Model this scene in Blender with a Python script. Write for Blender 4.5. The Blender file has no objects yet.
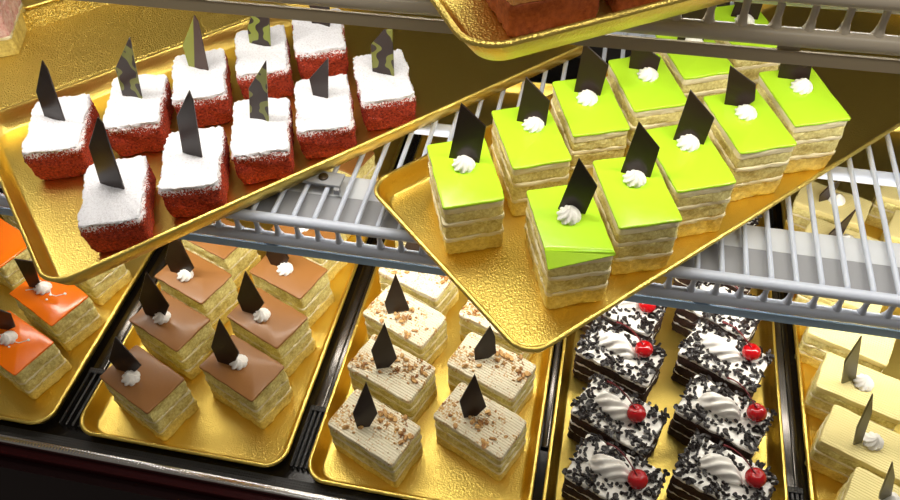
import bpy, bmesh, math, random
from mathutils import Vector, Matrix, noise
random.seed(7)
PI = math.pi
scene = bpy.context.scene
COL = scene.collection

# ------------------------------------------------------------------ helpers
def link(name, me, parent=None, mat=None, loc=None, rotz=0.0):
    o = bpy.data.objects.new(name, me)
    COL.objects.link(o)
    if parent: o.parent = parent
    if mat and me and not me.materials: me.materials.append(mat)
    if loc: o.location = loc
    o.rotation_euler = (0, 0, rotz)
    return o

def tag(o, label=None, cat=None, group=None, kind=None):
    if label: o['label'] = label
    if cat: o['category'] = cat
    if group: o['group'] = group
    if kind: o['kind'] = kind
    return o

def thing(name, label, cat, loc, rotz=0.0, group=None):
    o = bpy.data.objects.new(name, None)
    COL.objects.link(o)
    o.empty_display_size = .02
    o.location = loc; o.rotation_euler = (0, 0, rotz)
    return tag(o, label, cat, group)

def mesh(bm, smooth=True, sharp=40):
    bmesh.ops.recalc_face_normals(bm, faces=bm.faces[:])
    if smooth:
        for f in bm.faces: f.smooth = True
        lim = math.radians(sharp)
        for e in bm.edges:
            if len(e.link_faces) == 2:
                e.smooth = e.calc_face_angle(0) < lim
    me = bpy.data.meshes.new('m')
    bm.to_mesh(me); bm.free()
    return me

def add_box(bm, x0, x1, y0, y1, z0, z1):
    v = [bm.verts.new((x, y, z)) for z in (z0, z1) for x, y in ((x0, y0), (x1, y0), (x1, y1), (x0, y1))]
    for f in ((3, 2, 1, 0), (4, 5, 6, 7), (0, 1, 5, 4), (1, 2, 6, 5), (2, 3, 7, 6), (3, 0, 4, 7)):
        bm.faces.new([v[i] for i in f])

def bevel_box(bm, x0, x1, y0, y1, z0, z1, b=.001, seg=2):
    add_box(bm, x0, x1, y0, y1, z0, z1)
    bmesh.ops.bevel(bm, geom=bm.edges[:], offset=b, segments=seg, affect='EDGES', profile=.5)

def add_tube(bm, pts, rad, n=10, cap=True):
    """tube along points; rad a number or one radius per point"""
    pts = [Vector(q) for q in pts]
    if not hasattr(rad, '__len__'): rad = [rad] * len(pts)
    rings = []
    up = None
    for i, q in enumerate(pts):
        d = (pts[min(i + 1, len(pts) - 1)] - pts[max(i - 1, 0)]).normalized()
        if up is None:
            up = Vector((0, 0, 1)) if abs(d.z) < .9 else Vector((0, 1, 0))
        s = d.cross(up).normalized(); up = s.cross(d).normalized()
        rings.append([bm.verts.new(q + (s * math.cos(2 * PI * k / n) + up * math.sin(2 * PI * k / n)) * rad[i]) for k in range(n)])
    for a, b in zip(rings, rings[1:]):
        for k in range(n):
            bm.faces.new((a[k], a[(k + 1) % n], b[(k + 1) % n], b[k]))
    if cap:
        bm.faces.new(rings[0][::-1]); bm.faces.new(rings[-1])

def add_prism_x(bm, prof, x0, x1):
    a = [bm.verts.new((x0, y, z)) for y, z in prof]
    b = [bm.verts.new((x1, y, z)) for y, z in prof]
    n = len(prof)
    for i in range(n): bm.faces.new((a[i], a[(i + 1) % n], b[(i + 1) % n], b[i]))
    bm.faces.new(a[::-1]); bm.faces.new(b)

def rr(L, W, r, n=6, side=0):
    """rounded rectangle outline, optionally with extra points on the sides"""
    out = []
    cs = [(L / 2 - r, W / 2 - r, 0), (-L / 2 + r, W / 2 - r, 90), (-L / 2 + r, -W / 2 + r, 180), (L / 2 - r, -W / 2 + r, 270)]
    for cx, cy, a0 in cs:
        for k in range(n + 1):
            a = math.radians(a0 + 90 * k / n)
            out.append((cx + r * math.cos(a), cy + r * math.sin(a)))
    if side:
        o2 = []
        for i, q in enumerate(out):
            o2.append(q)
            w = out[(i + 1) % len(out)]
            d = math.hypot(w[0] - q[0], w[1] - q[1])
            m = int(d / side)
            for k in range(1, m):
                o2.append((q[0] + (w[0] - q[0]) * k / m, q[1] + (w[1] - q[1]) * k / m))
        out = o2
    return out

def bridge(bm, a, b):
    n = len(a)
    for i in range(n): bm.faces.new((a[i], a[(i + 1) % n], b[(i + 1) % n], b[i]))

# ------------------------------------------------------------------ materials
MATS = {}
class NT:
    def __init__(s, name):
        m = bpy.data.materials.new(name); m.use_nodes = True
        s.m = m; s.t = m.node_tree; s.t.nodes.clear()
        s.out = s.n('ShaderNodeOutputMaterial'); s.b = s.n('ShaderNodeBsdfPrincipled')
        s.l(s.b.outputs[0], s.out.inputs[0])
        MATS[name] = m
    def n(s, ty, **kw):
        q = s.t.nodes.new(ty)
        for k, v in kw.items(): setattr(q, k, v)
        return q
    def l(s, a, b): s.t.links.new(a, b)
    def set(s, **kw):
        for k, v in kw.items(): s.b.inputs[k.replace('_', ' ')].default_value = v
    def coord(s, sock='Object'):
        return s.n('ShaderNodeTexCoord').outputs[sock]
    def noise(s, scale, detail=3, rough=.6, co=None):
        q = s.n('ShaderNodeTexNoise')
        q.inputs['Scale'].default_value = scale; q.inputs['Detail'].default_value = detail; q.inputs['Roughness'].default_value = rough
        s.l(co or s.coord(), q.inputs['Vector']); return q.outputs['Fac']
    def ramp(s, f, stops):
        q = s.n('ShaderNodeValToRGB'); el = q.color_ramp.elements
        while len(el) > 2: el.remove(el[-1])
        for i, (p, c) in enumerate(stops):
            e = el[i] if i < 2 else el.new(p)
            e.position = p; e.color = (*c, 1)
        s.l(f, q.inputs[0]); return q.outputs[0]
    def bump(s, f, strength, dist):
        q = s.n('ShaderNodeBump'); q.inputs['Strength'].default_value = strength; q.inputs['Distance'].default_value = dist
        s.l(f, q.inputs['Height'])
        old = s.b.inputs['Normal']
        if old.links: s.l(old.links[0].from_socket, q.inputs['Normal'])
        s.l(q.outputs[0], old)

def lin(r, g, b):
    f = lambda c: (c / 12.92 if c <= .04045 else ((c + .055) / 1.055) ** 2.4)
    return (f(r / 255), f(g / 255), f(b / 255))

def m_plain(name, col, rough=.5, metal=0., bump=None, **kw):
    t = NT(name); t.set(Base_Color=(*col, 1), Roughness=rough, Metallic=metal, **kw)
    if bump: t.bump(t.noise(bump[0], 4), bump[1], bump[2])
    return t.m

def m_sponge(name, dark, light, scale=420., b=.9, dist=.0011):
    t = NT(name)
    f = t.noise(scale, 4, .65)
    f2 = t.noise(scale * .22, 2, .5)
    mx = t.n('ShaderNodeMath', operation='MULTIPLY_ADD'); mx.inputs[1].default_value = .6
    t.l(f, mx.inputs[0])
    m2 = t.n('ShaderNodeMath', operation='MULTIPLY'); m2.inputs[1].default_value = .4
    t.l(f2, m2.inputs[0]); t.l(m2.outputs[0], mx.inputs[2])
    t.l(t.ramp(mx.outputs[0], [(.34, dark), (.62, light)]), t.b.inputs['Base Color'])
    t.set(Roughness=.85)
    t.b.inputs['Subsurface Weight'].default_value = .0
    t.bump(mx.outputs[0], b, dist)
    return t.m

def m_gold(name, scale=760., b=.3, dist=.0008, rough=.3, base=(.88, .66, .16)):
    t = NT(name)
    t.set(Metallic=1., Roughness=rough, Base_Color=(*base, 1))
    v = t.n('ShaderNodeTexVoronoi'); v.inputs['Scale'].default_value = scale
    t.l(t.coord(), v.inputs['Vector'])
    t.bump(v.outputs['Distance'], b, dist)
    t.bump(t.noise(520, 4, .7), .2, .001)
    return t.m

GOLD = m_gold('gold_foil')
GOLDF = m_gold('gold_foil_granular', 640., .9, .0014, .34)
SP_Y = m_sponge('vanilla_sponge', lin(188, 166, 82), lin(248, 239, 166))
SP_YD = m_sponge('golden_sponge', lin(200, 172, 80), lin(248, 228, 136))
CREAM = m_plain('cream_filling', lin(238, 227, 188), .6, bump=(500, .5, .0006))
SP_RED = m_sponge('red_sponge', lin(120, 26, 14), lin(214, 66, 38), 520, .8, .001)
SP_CH = m_sponge('chocolate_sponge', lin(28, 15, 11), lin(70, 42, 32), 420, 1., .0012)
WHIP = m_plain('whipped_cream', lin(250, 247, 240), .42, bump=(260, .12, .0006))
CHOC = m_plain('dark_chocolate', lin(40, 24, 18), .30, bump=(160, .12, .0008))
FLAKE = m_plain('chocolate_flake', lin(28, 21, 20), .34, bump=(600, .3, .0004))
CHERRY = m_plain('cherry_red', lin(178, 4, 14), .08, Coat_Weight=.6)
STEM = m_plain('cherry_stem', lin(110, 14, 22), .4)

def glaze(name, col, rough, b=.05, coat=.4):
    t = NT(name); t.set(Base_Color=(*col, 1), Roughness=rough)
    t.b.inputs['Coat Weight'].default_value = coat; t.b.inputs['Coat Roughness'].default_value = .15
    t.bump(t.noise(120, 2), b, .0015)
    t.bump(t.noise(420, 3, .7), b * 2.4, .0006)
    return t.m
G_GREEN = glaze('green_glaze', lin(188, 236, 48), .25)
G_BROWN = glaze('caramel_glaze', lin(150, 100, 47), .45, .05, .15)
G_ORANGE = glaze('orange_glaze', lin(250, 120, 10), .22, .06)

def m_sugar():
    t = NT('powdered_sugar'); t.set(Roughness=.95)
    f = t.noise(650, 3, .7)
    t.l(t.ramp(f, [(.30, lin(214, 211, 216)), (.5, lin(240, 240, 246))]), t.b.inputs['Base Color'])
    t.bump(t.noise(330, 4, .7), .9, .0012)
    return t.m
SUGAR = m_sugar()

def m_redbody():
    # red crumb with sugar that has fallen over the upper edge: speckles thin out downwards
    t = NT('red_crumb')
    co = t.coord()
    f = t.noise(520, 4, .65, co)
    red = t.ramp(f, [(.34, lin(104, 25, 12)), (.64, lin(204, 72, 42))])
    sp = t.n('ShaderNodeSeparateXYZ'); t.l(co, sp.inputs[0])
    mr = t.n('ShaderNodeMapRange'); mr.inputs[1].default_value = .023; mr.inputs[2].default_value = .034
    mr.inputs[3].default_value = .0; mr.inputs[4].default_value = .36
    t.l(sp.outputs[2], mr.inputs[0])
    ad = t.n('ShaderNodeMath', operation='ADD'); t.l(t.noise(700, 2, .6, co), ad.inputs[0]); t.l(mr.outputs[0], ad.inputs[1])
    gt = t.n('ShaderNodeMapRange'); gt.inputs[1].default_value = .72; gt.inputs[2].default_value = .78; t.l(ad.outputs[0], gt.inputs[0])
    mx = t.n('ShaderNodeMix', data_type='RGBA'); t.l(gt.outputs[0], mx.inputs[0]); t.l(red, mx.inputs[6]); mx.inputs[7].default_value = (*lin(246, 238, 240), 1)
    t.l(mx.outputs[2], t.b.inputs['Base Color']); t.set(Roughness=.9)
    t.bump(f, .9, .0012)
    return t.m
RED = m_redbody()

def m_ridged(name, col, sc, rough=.5, ax='X'):
    t = NT(name); t.set(Base_Color=(*col, 1), Roughness=rough)
    w = t.n('ShaderNodeTexWave'); w.bands_direction = ax; w.inputs['Scale'].default_value = sc; w.inputs['Distortion'].default_value = .6
    t.l(t.coord(), w.inputs['Vector'])
    t.bump(w.outputs['Fac'], .55, .0007)
    t.bump(t.noise(300, 3), .25, .0006)
    return t.m
RIDGE = m_ridged('combed_cream', lin(240, 230, 200), 130, .55, 'Y')
def crumbs(m):
    # fine golden crumbs sprinkled in patches
    nt = m.node_tree; b = [n for n in nt.nodes if n.type == 'BSDF_PRINCIPLED'][0]
    t = NT.__new__(NT); t.m = m; t.t = nt; t.b = b
    co = t.coord()
    ad = t.n('ShaderNodeMath', operation='ADD'); t.l(t.noise(62, 2, .5, co), ad.inputs[0]); t.l(t.noise(620, 2, .5, co), ad.inputs[1])
    t.l(t.ramp(ad.outputs[0], [(.0, lin(240, 230, 200)), (.53, lin(240, 230, 200)), (.62, lin(206, 158, 84))]), b.inputs['Base Color'])
    ad.use_clamp = False
    sc = t.n('ShaderNodeMath', operation='MULTIPLY'); sc.inputs[1].default_value = .5
    t.l(ad.outputs[0], sc.inputs[0])
    rp = [n for n in nt.nodes if n.type == 'VALTORGB'][0]; t.l(sc.outputs[0], rp.inputs[0])
crumbs(RIDGE)
BUTTER = m_ridged('combed_buttercream', lin(238, 222, 152), 130, .5, 'Y')
NUTS = NT('roasted_nut')
NUTS.l(NUTS.ramp(NUTS.noise(200, 2), [(.35, lin(150, 96, 44)), (.65, lin(222, 178, 110))]), NUTS.b.inputs['Base Color']); NUTS.set(Roughness=.6)
NUTS = NUTS.m

def m_marble(name, green, thr):
    t = NT(name)
    co = t.coord()
    w = t.n('ShaderNodeTexWave'); w.inputs['Scale'].default_value = 26; w.inputs['Distortion'].default_value = 9; w.inputs['Detail'].default_value = 1
    w.inputs['Detail Scale'].default_value = 2.
    t.l(co, w.inputs['Vector'])
    t.l(t.ramp(w.outputs['Fac'], [(thr, lin(48, 34, 27)), (thr + .05, green)]), t.b.inputs['Base Color']); t.set(Roughness=.35)
    return t.m
MARB = m_marble('marbled_chocolate', lin(118, 120, 48), .60)
MARB2 = m_marble('green_chocolate', lin(132, 140, 52), .42)
def m_half():
    t = NT('two_tone_chocolate'); a = math.radians(58.5)
    d = t.n('ShaderNodeVectorMath', operation='DOT_PRODUCT'); d.inputs[1].default_value = (math.cos(a), math.sin(a), -.295)
    t.l(t.coord(), d.inputs[0])
    mr = t.n('ShaderNodeMapRange'); mr.inputs[1].default_value = -.0042; mr.inputs[2].default_value = -.0036; t.l(d.outputs['Value'], mr.inputs[0])
    t.l(t.ramp(mr.outputs[0], [(.3, lin(140, 144, 54)), (.7, lin(74, 54, 46))]), t.b.inputs['Base Color']); t.set(Roughness=.35)
    return t.m
HALF = m_half()
OLIVE = m_plain('olive_chocolate', lin(98, 92, 50), .35)

WIRE = m_plain('grey_coating', lin(198, 205, 220), .32, .0)
HOUSE = m_plain('light_housing', lin(152, 153, 157), .45)
WIRE2 = m_plain('warm_lit_coating', lin(206, 194, 174), .32)  # same coating on the top shelf, warm reflected light painted into its colour
STRIP2 = m_plain('warm_lit_channel', lin(184, 168, 138), .3)  # same price channel, its base colour carrying warm bounce light
LENS = m_plain('white_diffuser', lin(206, 209, 213), .4)
STRIP = m_plain('price_channel', lin(160, 190, 220), .28, .0)
STEEL = m_plain('polished_steel', lin(96, 92, 88), .25, 1., bump=(60, .05, .002))
SCREW = m_plain('screw_steel', lin(90, 80, 70), .35, 1.)
DECK = m_plain('black_deck', lin(26, 22, 20), .22, .3, bump=(300, .05, .001))
DARK = m_plain('dark_panel', lin(24, 19, 17), .5)
MAROON = m_plain('maroon_panel', lin(46, 5, 8), .5, Specular_IOR_Level=.12)
PANEL = m_plain('dark_maroon_panel', lin(24, 3, 5), .6, Specular_IOR_Level=.1)
def m_matrib():
    t = NT('ribbed_rubber'); t.set(Base_Color=(*lin(34, 32, 30), 1), Roughness=.4)
    v = t.n('ShaderNodeTexVoronoi'); v.inputs['Scale'].default_value = 420; v.inputs['Randomness'].default_value = .1
    t.l(t.coord(), v.inputs['Vector']); t.bump(v.outputs['Distance'], .8, .001)
    return t.m
RUBBER = m_matrib()
def m_chrome():
    t = NT('knurled_chrome'); t.set(Base_Color=(*lin(214, 212, 210), 1), Roughness=.20, Metallic=1.)
    w = t.n('ShaderNodeTexVoronoi'); w.inputs['Scale'].default_value = 330; w.inputs['Randomness'].default_value = .15
    t.l(t.coord(), w.inputs['Vector']); t.bump(w.outputs['Distance'], .3, .0006)
    return t.m
CHROME = m_chrome()
EMIT = NT('light_tube'); EMIT.b.inputs['Emission Color'].default_value = (1, .95, .86, 1); EMIT.b.inputs['Emission Strength'].default_value = 14.; EMIT = EMIT.m
PINK = m_sponge('pink_crumb', lin(214, 140, 140), lin(250, 224, 220), 380, .8, .001)
TAN = m_sponge('caramel_sponge', lin(184, 122, 66), lin(224, 166, 104), 420, .7, .001)
RUST = m_sponge('rust_sponge', lin(124, 54, 26), lin(176, 92, 50), 420, .8, .001)

# ------------------------------------------------------------------ camera
cam = bpy.data.cameras.new('camera'); co = bpy.data.objects.new('camera', cam); COL.objects.link(co)
R = ((0.97889435, 0.2017963, -0.03231248), (0.13072856, -0.73982912, -0.65997191), (-0.15708561, 0.64181861, -0.75059509))
HC = .646
co.matrix_world = Matrix(((R[0][0], -R[1][0], -R[2][0], 0), (R[0][1], -R[1][1], -R[2][1], 0), (R[0][2], -R[1][2], -R[2][2], HC), (0, 0, 0, 1)))
cam.lens = 784.3 * 36 / 900; cam.sensor_width = 36; cam.clip_start = .01
scene.camera = co

# ------------------------------------------------------------------ display case shell (the setting)
X0, X1, Y1 = -.70, .58, .93
def struct(name, bm, mat, sharp=40):
    return tag(link(name, mesh(bm, True, sharp), None, mat), kind='structure')
bm = bmesh.new(); add_box(bm, X0, X1, .236, Y1, -.03, 0); struct('floor', bm, DECK)
bm = bmesh.new(); add_box(bm, X0, X1, Y1, Y1 + .02, -.03, .75); struct('wall_back', bm, DARK)
# ribbed strip, chrome edge and front panel
bm = bmesh.new(); add_box(bm, X0, X1, .2500, .2640, .0, .0035); struct('trim_1', bm, RUBBER)
bm = bmesh.new(); bevel_box(bm, X0, X1, .2425, .2495, .0, .019, .0015); struct('trim_2', bm, CHROME)
bm = bmesh.new(); bevel_box(bm, X0, X1, .2345, .2425, -.02, .0135, .001); struct('trim_3', bm, MAROON)
bm = bmesh.new(); add_box(bm, X0, X1, .225, .2345, -.5, .006); struct('wall_front', bm, PANEL)

# steel runners and vent grilles in the gaps between the trays
k = 4
for xa, xb in ((-.4485, -.4270), (-.2220, -.2060), (-.0077, -.0008), (.2000, .2140)):
    bm = bmesh.new(); bevel_box(bm, xa, xb, .335, .88, 0, .004, .0008)
    xm = (xa + xb) / 2
    add_tube(bm, [(xm + .002, .336, .0045), (xm + .002, .879, .0045)], .0009, 6)
    struct('trim_%d' % k, bm, STEEL); k += 1
    if xb - xa > .012:
        bm = bmesh.new()
        n = 4
        for i in range(n):
            x = xa + .001 + (xb - xa - .002) * i / (n - 1)
            add_box(bm, x - .0011, x + .0011, .275, .334, .0, .006)
        add_box(bm, xa, xb, .331, .336, 0, .007)
        struct('trim_%d' % k, bm, RUBBER); k += 1

# ------------------------------------------------------------------ wire shelves
def make_shelf(dz, name, label, clip, WIRE, STRIP, x0=-.62, x1=.56):
    root = thing(name, label, 'shelf', (0, .395, dz))
    P = lambda x, y, z: (x, y - .395, z)
    k0 = math.ceil((x0 - .1423) / .0175); k1 = math.floor((x1 - .1423) / .0175)
    bm = bmesh.new()
    pts = [P(0, .872, .196), P(0, .62, .196), P(0, .4015, .196)]
    for i in range(1, 6):
        a = PI / 2 * i / 5
        pts.append(P(0, .4015 - .003 * math.sin(a), .196 - .003 * (1 - math.cos(a))))
    pts += [P(0, .3985, .178), P(0, .3985, .1735), P(0, .3985, .1690)]
    rad = [.0021] * (len(pts) - 2) + [.0030, .0052]
    add_tube(bm, pts, rad, 10)
    wm = mesh(bm)
    for q in range(k0, k1 + 1):
        link('wire', wm, root, WIRE, (.1423 + q * .0175, 0, 0))
    for nm, y, z, r in (('front_rail', .3950, .1936, .0046), ('lower_rail', .3970, .1674, .0052)):
        bm = bmesh.new(); add_tube(bm, [P(x0, y, z), P(x1, y, z)], r, 20); link(nm, mesh(bm), root, WIRE)
    bm = bmesh.new(); add_prism_x(bm, [(y - .395, z) for y, z in ((.3940, .1520), (.3962, .1514), (.3962, .1600), (.3945, .1600))], x0, x1)
    x = x0 + .02
    while x < x1:
        add_box(bm, x - .006, x + .006, .0012, .0024, .1590, .1660); x += .35
    link('price_channel', mesh(bm), root, STRIP)
    for y in (.528, .70, .866):
        bm = bmesh.new(); bevel_box(bm, x0, x1, y - .395 - .006, y - .395 + .006, .186, .1945, .003, 3)
        link('cross_bar', mesh(bm), root, WIRE)
    # light fixture hung under the wires
    fx = bmesh.new(); add_prism_x(fx, [(y - .395, z) for y, z in ((.4125, .1765), (.4035, .1855), (.4035, .1892), (.4310, .1902), (.4310, .1765))], x0 + .01, x1 - .01)
    f = link('light_housing', mesh(fx), root, HOUSE)
    fx = bmesh.new(); add_prism_x(fx, [(y - .395, z) for y, z in ((.4311, .1765), (.4311, .1903), (.4530, .1915), (.4560, .1900), (.4560, .1820), (.450, .1765))], x0 + .012, x1 - .012)
    link('white_cover', mesh(fx), f, LENS)
    fx = bmesh.new(); add_tube(fx, [(x0 + .03, .440 - .395, .1735), (x1 - .03, .440 - .395, .1735)], .003, 10)
    link('light_tube', mesh(fx), f, EMIT)
    if clip:
        bm = bmesh.new(); bevel_box(bm, -.0165, .0165, -.0075, .0075, 0, .003, .0008)
        add_box(bm, .012, .0165, -.011, -.0075, -.004, .001)
        c = link('mounting_clip', mesh(bm), root, HOUSE, (-.2125, .4405 - .395, .1985), -.03)
        bm = bmesh.new(); add_tube(bm, [(0, 0, .003), (0, 0, .0045), (0, 0, .0052)], [.0042, .0040, .0018], 14)
        link('screw', mesh(bm), c, SCREW)
    return root
make_shelf(0, 'wire_shelf', 'grey coated wire shelf carrying the red and green pastry trays', True, WIRE, STRIP)
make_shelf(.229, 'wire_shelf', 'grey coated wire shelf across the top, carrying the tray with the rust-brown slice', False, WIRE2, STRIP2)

# ------------------------------------------------------------------ trays
def tray_mesh(L, W, h=.0175, flare=.0098, r=.020, shift=0.):
    """flared gold tray with a rolled rim; base at z=0"""
    bm = bmesh.new()
    th = .0011
    prof = [(flare + .0018, 0.), (flare + .0004, .0004), (flare * .90, .0018), (flare * .45, h * .60), (.0040, h - .0022),
            (.0028, h - .0002), (.0014, h), (.0003, h - .0009), (.0000, h - .0022), (.0012, h - .0032), (.0030, h - .0036)]
    prof = [(a, z + th) for a, z in prof]
    back = [(flare * .45 - .0010, h * .58), (flare * .9 - .001, .0010), (flare + .0012, -.0000)]
    rings = []
    for ins, z in prof + back:
        rings.append([bm.verts.new((x, y, max(z, 0))) for x, y in rr(L - 2 * ins, W - 2 * ins, max(.004, r - ins * .55), 8)])
    for a, b in zip(rings, rings[1:]): bridge(bm, a, b)
    bm.faces.new(rings[0]); bm.faces.new(rings[-1])
    return mesh(bm, True, 50)

def tray(name_label, t0, t1, n0, n1, deg, z, h=.0175, mat=GOLD, cat='tray', flare=.0098):
    a = math.radians(deg); c, s = math.cos(a), math.sin(a)
    t, n = (t0 + t1) / 2, (n0 + n1) / 2
    o = link('pastry_tray', tray_mesh(t1 - t0, n1 - n0, h, flare), None, mat, (c * t - s * n, s * t + c * n, z), a)
    return tag(o, name_label, cat)
ZS = .1986
tray('gold tray on the lower deck at far left, holding orange glazed slices', -.654, -.4500, .2640, .845, 0, .0, .0165)
tray('gold tray on the lower deck holding brown caramel glazed slices', -.4255, -.2235, .2645, .845, 0, .0, .0165)
tray('gold tray on the lower deck holding nut sprinkled cream slices', -.2045, -.0085, .2600, .845, 0, .0, .0165)
tray('gold tray on the lower deck holding dark cherry topped slices', -.0005, .1985, .2555, .845, 0, .0, .0165)
tray('gold tray on the lower deck at far right, holding pale yellow slices', .2155, .4200, .2600, .845, 0, .0, .0165)
tray('gold tray laid diagonally on the wire shelf with green glazed slices', .1890, .770, .2105, .4160, 46.4, ZS, .0175)
tray('gold tray on the wire shelf holding sugar dusted red slices', -.0565, .470, .4590, .6930, 45.7, ZS, .0175, GOLD)
tray('mostly empty gold tray behind the red slices, a pink cake at its left', -.32, .40, .6965, .8505, 45.7, ZS, .0155, GOLDF)
tray('gold tray at top left corner behind the mostly empty tray', .018, .20, .8530, .985, 45.7, ZS, .0175)
tray('gold tray on the top shelf, its near corner overhanging, holding the rust-brown slice', .1075, .45, .2690, .4730, 33., .4276, .0175, GOLD, 'tray', .0135)

# ------------------------------------------------------------------ cake building blocks
def slab(L, W, z0, z1, seed, rough=.0006, r=.003, edge=.0006, wave=.0, bulge=.0, ztop=.0, step=.0022, taper=0.):
    """one soft layer of cake: rounded outline, torn sides, soft top edge"""
    bm = bmesh.new()
    nz = max(2, int(round((z1 - z0) / .0022)))
    out = rr(L, W, r, 3, step)
    rings = []
    def off(x, y, z, k):
        return noise.noise(Vector((x * k + seed * 7.3, y * k - seed * 3.1, z * k + seed)))
    levels = [(edge, z0)] + [(0, z0 + edge + (z1 - z0 - 2 * edge) * i / nz) for i in range(nz + 1)] + [(edge * .35, z1 - edge * .3), (edge * 1.2, z1)]
    for ins, z in levels:
        ring = []
        f = (z - z0) / max(1e-6, z1 - z0)
        for x, y in out:
            l = math.hypot(x / L, y / W)
            d = -ins + rough * (off(x, y, z, 420) + .6 * off(x, y, z, 900)) + wave * off(x, y, z, 90) + bulge * math.sin(PI * f) - taper * max(0, 1 - f) ** 1.6
            nx = x / (L / 2); ny = y / (W / 2)
            sx = math.copysign(1, x); sy = math.copysign(1, y)
            if abs(nx) > .985 and abs(ny) > .985: px, py = x + sx * d * .7, y + sy * d * .7
            elif abs(nx) > abs(ny): px, py = x + sx * d, y
            else: px, py = x, y + sy * d
            m = (abs(x) > L / 2 - r) and (abs(y) > W / 2 - r)
            if m: px, py = x + sx * d * .7, y + sy * d * .7
            ring.append(bm.verts.new((px, py, z + (ztop * off(x, y, 0, 60) if f > .5 else 0))))
        rings.append(ring)
    for a, b in zip(rings, rings[1:]): bridge(bm, a, b)
    bm.faces.new(rings[0][::-1])
    top = rings[-1]
    if ztop:
        # inner rings so that the top can undulate
        prev = top
        for k in (.85, .6, .35, .12):
            nr = [bm.verts.new((x * k, y * k, z1 + ztop * off(x * k, y * k, 0, 60) + ztop * .5 * off(x * k, y * k, 1, 160))) for x, y in out]
            bridge(bm, prev, nr); prev = nr
        bm.faces.new(prev)
    else:
        bm.faces.new(top)
    return mesh(bm, True, 45)

def rosette(R=.0078, H=.0100, lobes=8, twist=1.6, seed=0):
    bm = bmesh.new()
    N = lobes * 8
    prof = [(0, .72), (.06, .95), (.18, 1.02), (.32, .98), (.46, .86), (.60, .68), (.74, .46), (.86, .25), (.95, .11), (1.0, .03)]
    rings = []
    for h, r in prof:
        ring = []
        for k in range(N):
            a = 2 * PI * k / N
            lob = .5 + .5 * math.cos(lobes * (a - twist * h))
            rad = R * r * (.80 + .26 * lob ** .7)
            dx = R * .15 * h * math.cos(seed); dy = R * .15 * h * math.sin(seed)
            ring.append(bm.verts.new((rad * math.cos(a) + dx, rad * math.sin(a) + dy, H * (h + .03 * lob * (1 - h)))))
        rings.append(ring)
    for a, b in zip(rings, rings[1:]): bridge(bm, a, b)
    bm.faces.new(rings[0][::-1]); bm.faces.new(rings[-1])
    return mesh(bm, True, 60)
ROS = [rosette(.0082, .0105, 8, 1.7, s) for s in (0., 2.1, 4.2)] + [rosette(.0080, .0105, 7, 1.9, 1.)]

def shard_mesh(poly, ang, lean, th=.0016):
    """thin chocolate plate standing on its edge, bottom pushed slightly into the cake"""
    c, s = math.cos(ang), math.sin(ang); b = math.radians(lean)
    t = Vector((c, s, 0)); nv = Vector((-s, c, 0))
    h = Vector((0, 0, math.cos(b))) + nv * math.sin(b); N = t.cross(h).normalized()
    lo = min(q[1] for q in poly)
    pp = []
    for u, v in poly:
        if v < lo + .012 and v < .004: v -= .004
        pp.append((u, v))
    bm = bmesh.new()
    A = [bm.verts.new(t * u + h * v - N * th / 2) for u, v in pp]
    B = [bm.verts.new(t * u + h * v + N * th / 2) for u, v in pp]
    n = len(pp)
    bm.faces.new(A); bm.faces.new(B[::-1])
    for i in range(n): bm.faces.new((A[i], A[(i + 1) % n], B[(i + 1) % n], B[i]))
    bmesh.ops.recalc_face_normals(bm, faces=bm.faces[:])
    bmesh.ops.bevel(bm, geom=bm.edges[:], offset=.0003, segments=1, affect='EDGES')
    return mesh(bm, True, 30)

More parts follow.
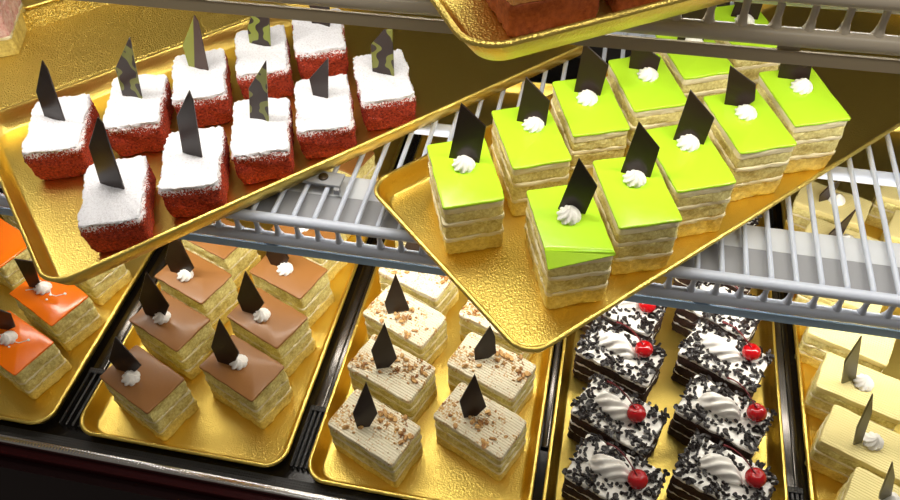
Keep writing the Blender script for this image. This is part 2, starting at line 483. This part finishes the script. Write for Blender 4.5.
TYPE = dict(green=(.069, .0445, .052), red=(.070, .046, .034), brown=(.066, .043, .051), orange=(.070, .044, .045), nut=(.070, .042, .046), bf=(.070, .044, .044), yel=(.070, .041, .045))
def layers(ty, v):
    """list of (part name, material, mesh) for variant v of a cake"""
    L, W, H = TYPE[ty]; s = v + 1
    out = []
    def add(nm, m, l, w, z0, z1, **kw): out.append((nm, m, slab(l, w, z0, z1, s * 3.7 + len(out) * 1.3, **kw)))
    if ty == 'green':
        add('sponge_layer', SP_YD, L - .001, W - .001, 0, .0150, rough=.0009, wave=.0012)
        add('cream_filling', CREAM, L + .0004, W + .0004, .0148, .0185, rough=.0007, wave=.0014)
        add('sponge_layer', SP_Y, L - .0006, W - .0006, .0183, .0315, rough=.0009, wave=.0012)
        add('cream_filling', CREAM, L + .0006, W + .0006, .0313, .0350, rough=.0007, wave=.0014)
        add('sponge_layer', SP_Y, L - .0006, W - .0006, .0348, .0440, rough=.0009, wave=.0012)
        add('cream_filling', CREAM, L - .0002, W - .0002, .0438, .0495, rough=.0005, wave=.0008)
        add('green_glaze', G_GREEN, L + .0006, W + .0006, .0493, .0520, rough=.0001, wave=.0006, edge=.0008, r=.002)
    elif ty == 'red':
        add('red_sponge', RED, L + .0, W + .0, 0, .0330, rough=.0012, wave=.0020, bulge=.0010, r=.004, edge=.002, taper=.0028)
        add('sugar_dusting', SUGAR, L - .0005, W - .0005, .0318, .0352, rough=.0016, wave=.0020, r=.004, edge=.0010, ztop=.0018)
    elif ty in ('brown', 'orange'):
        k = H / .051
        add('sponge_layer', SP_YD, L + .001, W + .001, 0, .014 * k, rough=.0008, wave=.0012)
        add('cream_filling', CREAM, L, W, .0138 * k, .0160 * k, rough=.0008, wave=.0014)
        add('sponge_layer', SP_Y, L - .0002, W - .0002, .0158 * k, .030 * k, rough=.0012, wave=.0014)
        add('cream_filling', CREAM, L, W, .0298 * k, .0325 * k, rough=.0008, wave=.0014)
        add('sponge_layer', SP_Y, L - .0004, W - .0004, .0323 * k, .0485 * k, rough=.0012, wave=.0014)
        add('caramel_glaze' if ty == 'brown' else 'orange_glaze', G_BROWN if ty == 'brown' else G_ORANGE, L + .0004, W + .0004, .0483 * k, H, rough=.0001, wave=.0006, edge=.0008, r=.002)
    elif ty == 'nut':
        add('sponge_layer', SP_YD, L, W, 0, .0130, rough=.0006, wave=.0010)
        add('cream_filling', CREAM, L + .0004, W + .0004, .0128, .0160, rough=.0005, wave=.0010)
        add('sponge_layer', SP_Y, L - .0003, W - .0003, .0158, .0280, rough=.0006, wave=.0010)
        add('cream_filling', CREAM, L + .0004, W + .0004, .0278, .0310, rough=.0005, wave=.0010)
        add('sponge_layer', SP_Y, L - .0003, W - .0003, .0308, .0400, rough=.0006, wave=.0010)
        add('combed_cream_top', RIDGE, L + .0006, W + .0006, .0398, .0460, rough=.0004, wave=.0010, edge=.001, ztop=.0006)
    elif ty == 'bf':
        add('chocolate_sponge', SP_CH, L, W, 0, .0120, rough=.0010, wave=.0016)
        add('cream_filling', WHIP, L - .0006, W - .0006, .0118, .0145, rough=.0007, wave=.0014)
        add('chocolate_sponge', SP_CH, L, W, .0143, .0255, rough=.0010, wave=.0016)
        add('cream_filling', WHIP, L - .0006, W - .0006, .0253, .0280, rough=.0007, wave=.0014)
        add('chocolate_sponge', SP_CH, L, W, .0278, .0390, rough=.0010, wave=.0016)
        add('whipped_cream_top', WHIP, L + .0002, W + .0002, .0388, .0440, rough=.0007, wave=.0016, edge=.0012, ztop=.0012)
    elif ty == 'yel':
        add('sponge_layer', SP_YD, L, W, 0, .0130, rough=.0006, wave=.0010)
        add('cream_filling', CREAM, L + .0002, W + .0002, .0128, .0155, rough=.0005, wave=.0010)
        add('sponge_layer', SP_Y, L - .0003, W - .0003, .0153, .0265, rough=.0006, wave=.0010)
        add('cream_filling', CREAM, L + .0002, W + .0002, .0263, .0290, rough=.0005, wave=.0010)
        add('sponge_layer', SP_Y, L - .0003, W - .0003, .0288, .0380, rough=.0006, wave=.0010)
        add('combed_buttercream_top', BUTTER, L + .0006, W + .0006, .0378, .0450, rough=.0003, wave=.0008, edge=.001, ztop=.0003)
    return out
VAR = {ty: [layers(ty, v) for v in range(3)] for ty in TYPE}

def flakes_mesh(seed, n=250):
    rnd = random.Random(seed); bm = bmesh.new()
    L, W, H = TYPE['bf']
    for i in range(n):
        while True:
            x = rnd.uniform(-.5, .5) * (L + .003); y = rnd.uniform(-.5, .5) * (W + .003)
            d = ((x + .0035) / .0185) ** 2 + ((y - .001) / .0082) ** 2
            if d > .9 and (rnd.random() < .55 + .45 * noise.noise(Vector((x * 70 + seed, y * 70, 0))) + (.25 if abs(x) > .02 else 0)): break
        a = rnd.uniform(.0014, .0032); b = rnd.uniform(.0009, .0018); c = rnd.uniform(.0004, .0008)
        M = Matrix.Translation((x, y, H + rnd.uniform(.0004, .0028))) @ Matrix.Rotation(rnd.uniform(0, 2 * PI), 4, 'Z') @ Matrix.Rotation(rnd.uniform(-.6, .6), 4, 'X') @ Matrix.Rotation(rnd.uniform(-.5, .5), 4, 'Y')
        vs = []
        for z in (-c, c):
            for u, w in ((-a, -b * .6), (0, -b), (a, -b * .5), (a * .8, b * .7), (0, b), (-a * .9, b * .5)):
                bend = .12 * (u / a) ** 2 * a
                vs.append(bm.verts.new(M @ Vector((u * rnd.uniform(.85, 1.1), w, z + bend))))
        bm.faces.new(vs[:6][::-1]); bm.faces.new(vs[6:])
        for k in range(6): bm.faces.new((vs[k], vs[(k + 1) % 6], vs[6 + (k + 1) % 6], vs[6 + k]))
    return mesh(bm, False)
FLAKES = [flakes_mesh(s) for s in (3, 11, 29)]

def nuts_mesh(seed, n=110):
    rnd = random.Random(seed); bm = bmesh.new()
    L, W, H = TYPE['nut']
    cx = [(rnd.uniform(-.028, .026), rnd.uniform(-.015, .015)) for _ in range(5)]
    for i in range(n):
        if rnd.random() < .75:
            q = rnd.choice(cx); x = q[0] + rnd.gauss(0, .006); y = q[1] + rnd.gauss(0, .005)
        else:
            x = rnd.uniform(-.033, .033); y = rnd.uniform(-.019, .019)
        x = max(-.034, min(.034, x)); y = max(-.020, min(.020, y))
        r = rnd.choice((.0005, .0006, .0007, .0008, .0010, .0013, .0018, .0026))
        M = Matrix.Translation((x, y, H + r * .45)) @ Matrix.Rotation(rnd.uniform(0, 6), 4, 'Z') @ Matrix.Rotation(rnd.uniform(-.4, .4), 4, 'X') @ Matrix.Diagonal((r * 1.25, r * .85, r * .65, 1))
        res = bmesh.ops.create_icosphere(bm, subdivisions=1, radius=1, matrix=M)
        for v in res['verts']: v.co += Vector((rnd.uniform(-1, 1), rnd.uniform(-1, 1), rnd.uniform(-1, 1))) * r * .16
    return mesh(bm, True, 35)
NUTM = [nuts_mesh(s) for s in (2, 5, 9)]

def mound_mesh(seed):
    """long piped mound of whipped cream, ridged across"""
    bm = bmesh.new()
    NS, NA = 40, 56
    A, B, Hh = .0185, .0086, .0135
    rings = []
    for i in range(NS + 1):
        s = -1 + 2 * i / NS
        s = max(-.997, min(.997, s))
        prof = (1 - abs(s) ** 2.6) ** .6 * (1 - .14 * s)
        ring = []
        for k in range(NA):
            a = 2 * PI * k / NA
            lob = 1 + .13 * math.sin(7 * a + 9.5 * s + seed) + .035 * math.sin(3 * a - 6 * s)
            z = math.sin(a) * Hh * prof * lob
            y = math.cos(a) * B * prof * lob
            ring.append(bm.verts.new((A * s, y + .0015 * math.sin(3 * s + seed), max(z, -.001) )))
        rings.append(ring)
    for a, b in zip(rings, rings[1:]): bridge(bm, a, b)
    bm.faces.new(rings[0][::-1]); bm.faces.new(rings[-1])
    return mesh(bm, True, 60)
MOUND = [mound_mesh(s) for s in (0., 1.7, 3.9)]

def cherry_mesh():
    bm = bmesh.new()
    bmesh.ops.create_uvsphere(bm, u_segments=28, v_segments=18, radius=.0082)
    for v in bm.verts:
        r = math.hypot(v.co.x, v.co.y)
        if v.co.z > 0: v.co.z -= .0022 * math.exp(-(r / .0022) ** 2)
        v.co.z *= .95
    return mesh(bm, True, 80)
CH = cherry_mesh()
def stem_mesh(seed):
    rnd = random.Random(seed)
    bm = bmesh.new()
    lx = rnd.uniform(-.029, -.024); lz = rnd.uniform(.012, .016); by = rnd.uniform(.005, .010)
    pts = []
    for i in range(11):
        f = i / 10
        pts.append((lx * f, by * math.sin(PI * f * .6), .0055 + lz * (1 - (1 - f) ** 2)))
    add_tube(bm, pts, [.0006] * 9 + [.0008, .0011], 8)
    return mesh(bm)
STM = [stem_mesh(s) for s in (1, 4, 8)]

LEAN = dict(green=10, red=0, brown=12, nut=12, orange=5, yel=0)
PANG = dict(green=-5, red=-8, brown=-8, nut=20, orange=0, yel=28)
SHELF_Z = .1998
DECK_Z = .0012
CNT = [0]
def fold_pts():
    L, W, H = TYPE['green']
    e = .0006
    return Vector((L / 2 - .0110, -W / 2 - e, H)), Vector((L / 2 - .001, W / 2 + e, H)), Vector((L / 2 + e, -W / 2 - e, H - .0068))
def cut_corner(me):
    A, B, C = fold_pts(); n = (B - A).cross(C - A).normalized()
    if n.z < 0: n = -n
    bm = bmesh.new(); bm.from_mesh(me)
    r = bmesh.ops.bisect_plane(bm, geom=bm.verts[:] + bm.edges[:] + bm.faces[:], plane_co=A - n * .0012, plane_no=n, clear_outer=True)
    ed = [g for g in r['geom_cut'] if isinstance(g, bmesh.types.BMEdge)]
    if ed: bmesh.ops.holes_fill(bm, edges=ed, sides=0)
    return mesh(bm, True, 35)
def fold_mesh():
    A, B, C = fold_pts(); n = (B - A).cross(C - A).normalized()
    if n.z < 0: n = -n
    D = Vector((B.x + .0012, B.y, B.z - .0018))
    bm = bmesh.new()
    top = [bm.verts.new(p) for p in (A, C, D, B)]
    bot = [bm.verts.new(p - n * .0022) for p in (A, C, D, B)]
    bm.faces.new((top[0], top[1], top[2], top[3])); bm.faces.new(bot[::-1])
    bridge(bm, top, bot)
    bmesh.ops.recalc_face_normals(bm, faces=bm.faces[:])
    bmesh.ops.bevel(bm, geom=bm.edges[:], offset=.0004, segments=2, affect='EDGES')
    return mesh(bm, True, 30)
def cake(ty, pos, label, group, plate=None, dollop=None, shard_mat=CHOC, name='cake_slice', v=None, cherry=None, fold=False):
    i = CNT[0] = CNT[0] + 1
    x, y, deg = pos; a = math.radians(deg)
    z = SHELF_Z if ty in ('green', 'red') else DECK_Z
    L, W, H = TYPE[ty]
    root = thing(name, label, 'cake slice', (x, y, z), a, group)
    v = i % 3 if v is None else v
    for nm, m, me in VAR[ty][v]:
        if fold and me.vertices[-1].co.z > H - .012:
            me = cut_corner(me)
        link(nm, me, root, m)
    if fold: link('folded_glaze', fold_mesh(), root, G_GREEN)
    if ty == 'nut':
        tag(link('nut_pieces', NUTM[i % 3], root, NUTS), 'scattered roasted nut pieces', kind='stuff')
    if ty == 'bf':
        tag(link('chocolate_shavings', FLAKES[i % 3], root, FLAKE), 'scattered dark chocolate shavings', kind='stuff')
        link('cream_mound', MOUND[i % 3], root, WHIP, (-.0045, .001, H - .0005), .05 * (i % 3 - 1))
        cx, cy = cherry or (.019, .005)
        c = link('cherry', CH, root, CHERRY, (cx, cy, H + .0085)); c.rotation_euler = (0, -.25, 0)
        link('cherry_stem', STM[i % 3], c, STEM)
    if plate:
        (px, py), poly = plate
        link('chocolate_shard', shard_mesh(poly, math.radians(PANG[ty]) - a, LEAN[ty]), root, shard_mat, (px, py, H))
    if ty == 'orange' and dollop:
        bm = bmesh.new()
        add_tube(bm, [(-.024, -.010, 0), (-.018, -.004, .0002), (-.011, .004, .0002), (-.004, .005, .0002), (.002, .001, .0002), (.008, .003, .0002), (.013, .010, 0)], [.0004, .0006, .0005, .0004, .0006, .0005, .0004], 8)
        for x, y, r in ((-.018, -.004, .0013), (.002, .001, .0014), (.004, -.005, .0011), (.013, .010, .0014), (-.022, .006, .0008)):
            bmesh.ops.create_icosphere(bm, subdivisions=2, radius=1, matrix=Matrix.Translation((x, y, .0002)) @ Matrix.Diagonal((r * 1.3, r, r * .5, 1)))
        link('cream_drizzle', mesh(bm), root, WHIP, (0, 0, H))
    if dollop:
        link('cream_rosette', ROS[3] if ty in ('brown', 'orange') else ROS[i % 3], root, WHIP, (dollop[0], dollop[1], H - .0008), .7 * i)
    return root

PLATES={'C1': ((-0.0132, -0.0025), [(-0.0088, -0.006), (-0.0194, 0.0092), (-0.004, 0.0431), (0.016, 0.015), (0.0086, 0.0058)]),
 'C2': ((-0.0119, -0.0049), [(-0.0083, -0.0063), (-0.0149, 0.0165), (-0.0004, 0.0553), (0.0141, 0.0191), (0.0081, 0.0063)]),
 'C3': ((-0.0128, -0.0043), [(-0.011, -0.0054), (-0.0154, 0.0167), (0.0015, 0.0558), (0.0185, 0.0204), (0.0109, 0.0053)]),
 'C4': ((-0.0137, -0.0045), [(-0.0088, -0.009), (-0.0153, 0.0142), (-0.0015, 0.0518), (0.014, 0.0176), (0.0087, 0.009)]),
 'C5': ((-0.0105, -0.0045), [(-0.0104, -0.0052), (-0.0171, 0.0132), (-0.0035, 0.0454), (0.0062, 0.0434), (0.0161, 0.0125), (0.0102, 0.005)]),
 'C6': ((-0.0105, -0.0001), [(-0.0072, -0.0045), (-0.0146, 0.0105), (-0.005, 0.0451), (0.0114, 0.0138), (0.0072, 0.0044)]),
 'F1': ((-0.009, 0.0033), [(-0.0095, 0.0008), (0.0006, 0.0434), (0.0156, 0.0239), (0.0095, -0.0008)]),
 'F2': ((-0.0148, 0.0037), [(-0.0109, 0.0004), (-0.0045, 0.0428), (0.0132, 0.0249), (0.0108, -0.0003)]),
 'F3': ((-0.0141, 0.0049), [(-0.0113, -0.0), (-0.0069, 0.0422), (0.0144, 0.0226), (0.0113, 0.0)]),
 'F4': ((-0.0189, -0.0047), [(-0.006, 0.001), (-0.0095, 0.0323), (0.0126, 0.02), (0.0152, 0.0068), (0.0059, -0.0009)]),
 'F5': ((-0.02, 0.0009), [(-0.012, -0.002), (-0.0141, 0.0212), (0.0095, 0.018), (0.0119, 0.0019)]),
 'G1': ((-0.0119, 0.0015), [(-0.0122, -0.0019), (-0.003, 0.0468), (0.016, 0.0313), (0.0121, 0.0019)]),
 'G2': ((-0.0127, 0.0038), [(-0.0119, -0.0022), (-0.0068, 0.0383), (0.0131, 0.0209), (0.0119, 0.0022)]),
 'G3': ((-0.014, 0.0014), [(-0.0107, -0.0), (-0.0077, 0.0424), (0.0137, 0.0265), (0.0105, 0.0)]),
 'G4': ((-0.0152, 0.0014), [(-0.0114, -0.0013), (-0.0124, 0.0257), (0.0125, 0.0121), (0.0113, 0.0012)]),
 'N1': ((-0.0068, -0.0064), [(-0.0044, -0.0006), (-0.006, 0.0186), (0.0097, 0.0531), (0.0145, 0.0142), (0.0043, 0.0007)]),
 'N2': ((-0.0099, -0.0045), [(-0.0032, 0.002), (-0.0061, 0.02), (0.0084, 0.0499), (0.0165, 0.0091), (0.0031, -0.002)]),
 'N3': ((-0.0065, -0.0052), [(-0.0042, -0.0004), (-0.0068, 0.0225), (0.0086, 0.0529), (0.0149, 0.009), (0.0041, 0.0005)]),
 'N4': ((-0.0076, 0.0028), [(-0.0099, -0.0044), (-0.01, 0.0126), (0.0053, 0.0387), (0.0094, 0.0248), (0.0097, 0.0044)]),
 'N5': ((-0.0062, 0.0002), [(-0.0103, -0.0026), (-0.0129, 0.013), (0.0011, 0.0467), (0.0104, 0.0026)]),
 'N7': ((-0.0087, 0.0021), [(-0.0038, 0.0026), (-0.0047, 0.0239), (0.0055, 0.0487), (0.0146, 0.0058), (0.0038, -0.0025)]),
 'O1': ((-0.019, -0.0015), [(-0.0073, -0.0051), (-0.0069, 0.0385), (0.0135, 0.0383), (0.0071, 0.005)]),
 'O2': ((-0.0164, 0.0065), [(-0.0128, -0.0066), (-0.004, 0.0325), (0.0159, 0.0256), (0.0125, 0.0064)]),
 'R1': ((-0.0054, -0.0027), [(-0.0104, 0.001), (-0.0042, 0.0283), (0.02, 0.0633), (0.021, 0.0552), (0.0103, -0.0009)]),
 'R10': ((-0.0043, -0.0013), [(-0.0111, 0.0009), (-0.003, 0.0407), (0.0188, 0.0725), (0.021, 0.0672), (0.011, -0.001)]),
 'R2': ((-0.0044, -0.0032), [(-0.0101, -0.0001), (-0.0043, 0.0296), (0.0241, 0.0655), (0.018, 0.0358), (0.0101, 0.0002)]),
 'R3': ((-0.0084, -0.0), [(-0.0102, -0.0008), (-0.009, 0.023), (0.0136, 0.0567), (0.0158, 0.0514), (0.01, 0.0008)]),
 'R4': ((-0.0049, 0.0025), [(-0.0148, 0.0025), (-0.0127, 0.0166), (0.0004, 0.0422), (0.0135, 0.0347), (0.0068, 0.0014), (-0.0068, -0.0013)]),
 'R5': ((-0.0071, 0.0031), [(-0.009, 0.001), (-0.008, 0.0202), (0.0008, 0.032), (0.0129, 0.0223), (0.009, -0.001)]),
 'R6': ((-0.0014, 0.0009), [(-0.0103, -0.0004), (-0.0083, 0.0293), (0.0055, 0.0465), (0.0133, 0.048), (0.0102, 0.0003)]),
 'R7': ((-0.0074, -0.0018), [(-0.0067, -0.0002), (-0.0072, 0.0178), (0.0145, 0.0431), (0.0066, 0.0002)]),
 'R8': ((-0.0073, -0.0016), [(-0.0084, 0.0021), (-0.0006, 0.0329), (0.022, 0.0636), (0.0084, -0.0022)]),
 'R9': ((-0.0027, -0.0001), [(-0.0087, 0.0016), (-0.0006, 0.039), (0.02, 0.0684), (0.0202, 0.0585), (0.0087, -0.0016)]),
 'Y2': ((-0.0111, -0.0013), [(-0.0077, 0.002), (-0.0206, 0.0399), (-0.0195, 0.0761), (0.008, -0.0023)]),
 'Y3': ((-0.008, -0.0056), [(-0.0046, 0.0025), (-0.0153, 0.0335), (-0.0247, 0.0893), (-0.011, 0.0552), (0.0048, -0.0028)]),
 'Y4': ((-0.0091, 0.0036), [(-0.0094, 0.0083), (-0.0137, 0.0201), (-0.031, 0.0835), (-0.0138, 0.0492), (0.0095, -0.0082)])}

# --- green glazed slices: front row and back row run along the diagonal tray
gg = 'green glazed slices on the diagonal tray'
FR = {'F1': (-0.0072, 0.3778, -69.5, (-.0031, .0004), 'green glazed slice nearest the tray corner, front edge of its glaze folded down'),
      'F2': (0.0363, 0.4167, -70.0, (-.0089, .0013), 'green glazed slice just right of the one with the folded glaze, front row'),
      'F3': (0.0726, 0.4595, -67.5, (-.0105, .003), 'middle green glazed slice of the front row'),
      'F4': (0.1172, 0.5086, -67.2, (-.0059, .0001), 'green glazed slice second from the right end of the front row'),
      'F5': (0.1606, 0.5467, -69.7, (-.0078, .001), 'green glazed slice at the right end of the front row, beside the bare tray floor')}
BK = {'G1': (-0.0877, 0.415, -67.6, (-.0047, .0006), 'green glazed slice at the left end of the back row, alone in the tray corner'),
      'G2': (-0.0458, 0.4638, -66.8, (-.0082, .0042), 'green glazed slice second from the left end of the back row'),
      'G3': (-0.0042, 0.5073, -69.6, (-.0052, -.001), 'green glazed slice third from the left end of the back row'),
      'G4': (0.0391, 0.5452, -68.3, (-.0057, .0018), 'green glazed slice whose shard tip is hidden by the top shelf strip'),
      'G5': (0.0762, 0.5940, -67.6, (-.008, .002), 'green glazed slice with shard and rosette hidden behind the top shelf strip'),
      'G6': (0.1200, 0.6380, -67.5, (-.006, .001), 'green glazed slice farthest back, almost wholly behind the top shelf strip')}
PLATES['G5'] = PLATES['G3']; PLATES['G6'] = PLATES['G2']
for n, (x, y, d, dl, lb) in list(FR.items()) + list(BK.items()):
    cake('green', (x, y, d), lb, gg, PLATES[n], dl, fold=(n == 'F1'))

# --- red slices under powdered sugar
gr = 'sugar dusted red slices'
RD = [('R1', -0.4393, 0.4338, -68.8, CHOC, 'sugar dusted red slice at the left end of the back row, tall plain dark shard'),
      ('R2', -0.3877, 0.4734, -70.0, MARB, 'sugar dusted red slice with a dark shard streaked in thin green lines'),
      ('R3', -0.3478, 0.5168, -66.5, HALF, 'sugar dusted red slice with a tall shard, half green and half brown'),
      ('R4', -0.3059, 0.5616, -67.4, MARB2, 'sugar dusted red slice with a broad green shard, its tip behind the top shelf strip'),
      ('R5', -0.2640, 0.6000, -68.1, CHOC, 'sugar dusted red slice at right end of the back row, partly behind the strip'),
      ('R6', -0.1855, 0.5411, -66.8, MARB, 'sugar dusted red slice with a blunt marbled shard, right end of the front row'),
      ('R7', -0.2258, 0.4968, -69.4, CHOC, 'sugar dusted red slice with a short triangular shard, second from the right in front'),
      ('R8', -0.2678, 0.459, -70.1, MARB, 'sugar dusted red slice in the middle of the front row'),
      ('R9', -0.3080, 0.4124, -71.2, CHOC, 'sugar dusted red slice just right of the one in the near tray corner'),
      ('R10', -0.3525, 0.3672, -67.4, CHOC, 'sugar dusted red slice in the near corner of its tray')]
for n, x, y, d, m, lb in RD:
    cake('red', (x, y, d), lb, gr, PLATES[n], None, m)

# --- brown caramel slices on the deck
gb = 'brown caramel glazed slices'
DB = {'C1': (-.0061, -.0058), 'C2': (-.0043, .0015), 'C3': (-.0068, -.0022), 'C4': (-.0043, -.0022), 'C5': (-.0058, -.0048), 'C6': (-.003, -.0016)}
BR = [('C1', -0.366, 0.3105, -24.0, 'brown glazed slice at the left of the front row, nearest the chrome edge'),
      ('C2', -0.2813, 0.3383, -22.7, 'brown glazed slice at the right of the front row'),
      ('C3', -0.3693, 0.3753, -22.1, 'brown glazed slice in the left column, second from the front'),
      ('C4', -0.2783, 0.3953, -23.5, 'brown glazed slice in the right column, second from the front'),
      ('C5', -0.3694, 0.4304, -21.7, 'brown glazed slice in the left column, third from the front'),
      ('C6', -0.2774, 0.4534, -20.7, 'brown glazed slice in the right column whose shard tip meets the shelf strip'),
      ('C7', -0.3705, 0.4880, -21.0, 'brown glazed slice behind the third one of the left column, cut by the shelf strip'),
      ('C8', -0.2770, 0.5120, -21.0, 'brown glazed slice seen through the front slots of the wire shelf, right column'),
      ('C10', -0.2770, 0.5710, -21.0, 'brown glazed slice seen between the shelf wires beside the mounting clip'),
      ('C11', -0.2770, 0.6300, -21.0, 'brown glazed slice farthest back between the shelf wires, below the red tray edge')]
PLATES['C7'] = PLATES['C4']; PLATES['C8'] = PLATES['C2']
for n, x, y, d, lb in BR:
    cake('brown', (x, y, d), lb, gb, PLATES.get(n), DB.get(n, (-.005, -.002)) if n in PLATES else None)

# --- orange slices
go = 'orange glazed slices'
for n, x, y, d, dl, lb in (
        ('O1', -0.5059, 0.3861, -24.2, (-.0098, .0016), 'orange glazed slice just below the corner of the red tray'),
        ('O2', -0.5111, 0.3281, -22.3, (-.0039, .0008), 'orange glazed slice nearest the front at the far left'),
        ('O3', -0.5040, 0.4440, -22.0, None, 'orange glazed slice mostly hidden under the near corner of the red tray'),
        ('O4', -0.6000, 0.4430, -22.5, None, 'orange glazed slice cut by the left picture edge, left of the red tray corner'),
        ('O7', -0.6000, 0.5020, -22.5, None, 'orange glazed slice at the left picture edge under the shelf rail')):
    cake('orange', (x, y, d), lb, go, PLATES.get(n), dl)

# --- nut slices
gn = 'nut sprinkled cream slices'
for n, x, y, d, lb in (
        ('N1', -0.1495, 0.3059, -22.5, 'nut sprinkled cream slice at the left of the front row'),
        ('N2', -0.0612, 0.3289, -24.3, 'nut sprinkled cream slice at the right of the front row'),
        ('N3', -0.1496, 0.3655, -22.0, 'nut sprinkled cream slice in the left column, second from the front'),
        ('N4', -0.0612, 0.3847, -22.4, 'nut sprinkled cream slice just below the near corner of the green tray'),
        ('N5', -0.1514, 0.4244, -23.5, 'nut sprinkled cream slice in the left column, third from the front'),
        ('N6', -0.0615, 0.4420, -21.0, 'nut sprinkled cream slice half hidden under the left edge of the green tray'),
        ('N7', -0.1515, 0.4800, -20.8, 'nut sprinkled cream slice at the back, touching the underside of the shelf strip'),
        ('N8', -0.1515, 0.5390, -21.0, 'nut sprinkled cream slice behind the shelf strip, seen through its slots')):
    cake('nut', (x, y, d), lb, gn, PLATES.get(n))

# --- cherry slices
gk = 'dark cherry topped slices'
for n, x, y, d, ch, lb in (
        ('Kc', 0.0550, 0.3003, -21.2, (.0177, .0011), 'cherry topped chocolate slice at the left of the front row'),
        ('Kcr', 0.1416, 0.3163, -22.7, (.0205, .0057), 'cherry topped chocolate slice at the right of the front row'),
        ('Kb', 0.0542, 0.3570, -24.0, (.0137, .0031), 'cherry topped chocolate slice in the left column, second from the front'),
        ('Kbr', 0.1420, 0.3746, -24.5, (.0227, .0090), 'cherry topped chocolate slice in the right column, second from the front'),
        ('Ka', 0.0522, 0.4215, -21.5, (.0182, .0064), 'cherry topped chocolate slice in the left column, third from the front'),
        ('Kar', 0.1440, 0.4345, -24.3, (.0188, .0088), 'cherry topped chocolate slice just below the shelf strip, right column'),
        ('Kd', 0.0520, 0.4770, -22.0, (.0210, .0027), 'cherry topped chocolate slice cut off by the lower right edge of the green tray'),
        ('Kdr', 0.1426, 0.4915, -25.0, (.019, .006), 'cherry topped chocolate slice whose cherry hides behind the shelf strip, right column'),
        ('Ker', 0.1426, 0.5480, -22.0, (.019, .006), 'cherry topped chocolate slice seen through the front slots of the shelf'),
        ('Kfr', 0.1426, 0.6080, -22.0, (.019, .006), 'cherry topped chocolate slice glimpsed between shelf wires at the green tray edge')):
    cake('bf', (x, y, d), lb, gk, cherry=ch)

# --- pale yellow slices
gy = 'pale yellow buttercream slices'
PLATES['Y6'] = ((-.008, -.002), [(-.0085, -.001), (-.0085, .012), (.010, .041), (.0085, .001)])
PLATES['Y7'] = ((-.008, -.002), [(-.006, -.001), (-.010, .010), (-.004, .020), (.009, .030), (.009, .018), (.003, .001)])
for n, x, y, d, dl, lb in (
        ('Y4', 0.2690, 0.3109, -23.5, (-.005, .0034), 'pale yellow slice nearest the front at the lower right corner'),
        ('Y3', 0.2579, 0.3670, -22.7, (.0008, .0009), 'pale yellow slice second from the front'),
        ('Y2', 0.2595, 0.4227, -19.8, (-.0004, .0008), 'pale yellow slice third from the front with an olive shard below the shelf strip'),
        ('Y1', 0.2575, 0.4790, -21.0, None, 'pale yellow slice without a shard, just below the shelf strip'),
        ('Y0', 0.2580, 0.5350, -21.0, None, 'pale yellow slice under the light housing, seen through the shelf slots'),
        ('Y6', 0.2610, 0.5930, -21.0, (.004, .002), 'pale yellow slice seen between shelf wires with a tall dark shard'),
        ('Y7', 0.2590, 0.6500, -21.0, (.002, .002), 'pale yellow slice farthest back between shelf wires, shard against the cross bar'),
        ('Y8', 0.3460, 0.6180, -21.0, None, 'pale yellow slice of the second column at the right picture edge'),
        ('Y9', 0.3460, 0.6760, -21.0, None, 'pale yellow slice at the right picture edge, back of the second column')):
    cake('yel', (x, y, d), lb, gy, PLATES.get(n), dl, CHOC if n in ('Y6', 'Y7') else OLIVE)

# --- slices on the top shelf and the pink cake on the back tray
def stacked(name, label, x, y, deg, z, L, W, specs, rz=.003):
    root = thing(name, label, 'cake slice', (x, y, z), math.radians(deg))
    for k, (nm, m, z0, z1) in enumerate(specs):
        link(nm, slab(L, W, z0, z1, 40 + k + x * 50, .0008, rz, .0006, .0012), root, m)
    return root
u = math.radians(-61)
for k, (cx, lab) in enumerate(((0., 'rust-brown layered slice in the tray corner on the top shelf'), (.056, 'rust-brown layered slice right of the corner one on the top shelf, mostly out of frame'))):
    px = -.0243 + math.cos(math.radians(29)) * cx - math.cos(u) * .034
    py = .3352 + math.sin(math.radians(29)) * cx - math.sin(u) * .034
    stacked('layered_cake_slice', lab, px, py, -61, .4288, .068, .0465,
            (('rust_sponge', RUST, 0, .017), ('caramel_sponge', TAN, .0168, .024), ('rust_sponge', RUST, .0238, .040), ('caramel_sponge', TAN, .0398, .050)))
stacked('pink_cake_slice', 'pink topped cake slice at the left picture edge on the mostly empty tray', -.6035, .584, -68, SHELF_Z, .068, .0445,
        (('sponge_layer', SP_YD, 0, .018), ('cream_filling', CREAM, .0178, .021), ('pink_sponge', PINK, .0208, .045), ('pink_topping', PINK, .0448, .054)), .004)

# ------------------------------------------------------------------ lights
def area(name, loc, sx, sy, power, col=(1, .95, .86), rot=(0, 0, 0), spread=180):
    l = bpy.data.lights.new(name, 'AREA'); l.shape = 'RECTANGLE'; l.size = sx; l.size_y = sy; l.energy = power; l.color = col
    l.spread = math.radians(spread)
    o = bpy.data.objects.new(name, l); COL.objects.link(o); o.location = loc; o.rotation_euler = rot
    return o
area('shelf_lamp', (-.03, .440, .1690), 1.14, .012, 1.60, rot=(math.radians(40), 0, 0))
area('shelf_lamp', (-.03, .440, .1690 + .229), 1.14, .012, 1.30, rot=(math.radians(16), 0, 0))
area('unseen_top_lamp', (0, .28, .74), 1.1, .03, 1.1)
area('unseen_top_lamp', (0, .60, .62), 1.1, .05, 1.2, rot=(math.radians(-25), 0, 0))  # added out of view so its reflection brightens the top tray's floor
W = bpy.data.worlds.new('room'); scene.world = W; W.use_nodes = True
bg = W.node_tree.nodes['Background']; bg.inputs[0].default_value = (1, .9, .78, 1); bg.inputs[1].default_value = .14

vs = scene.view_settings
vs.view_transform = 'Standard'; vs.look = 'None'; vs.gamma = 1; vs.use_curve_mapping = False; vs.exposure = 0
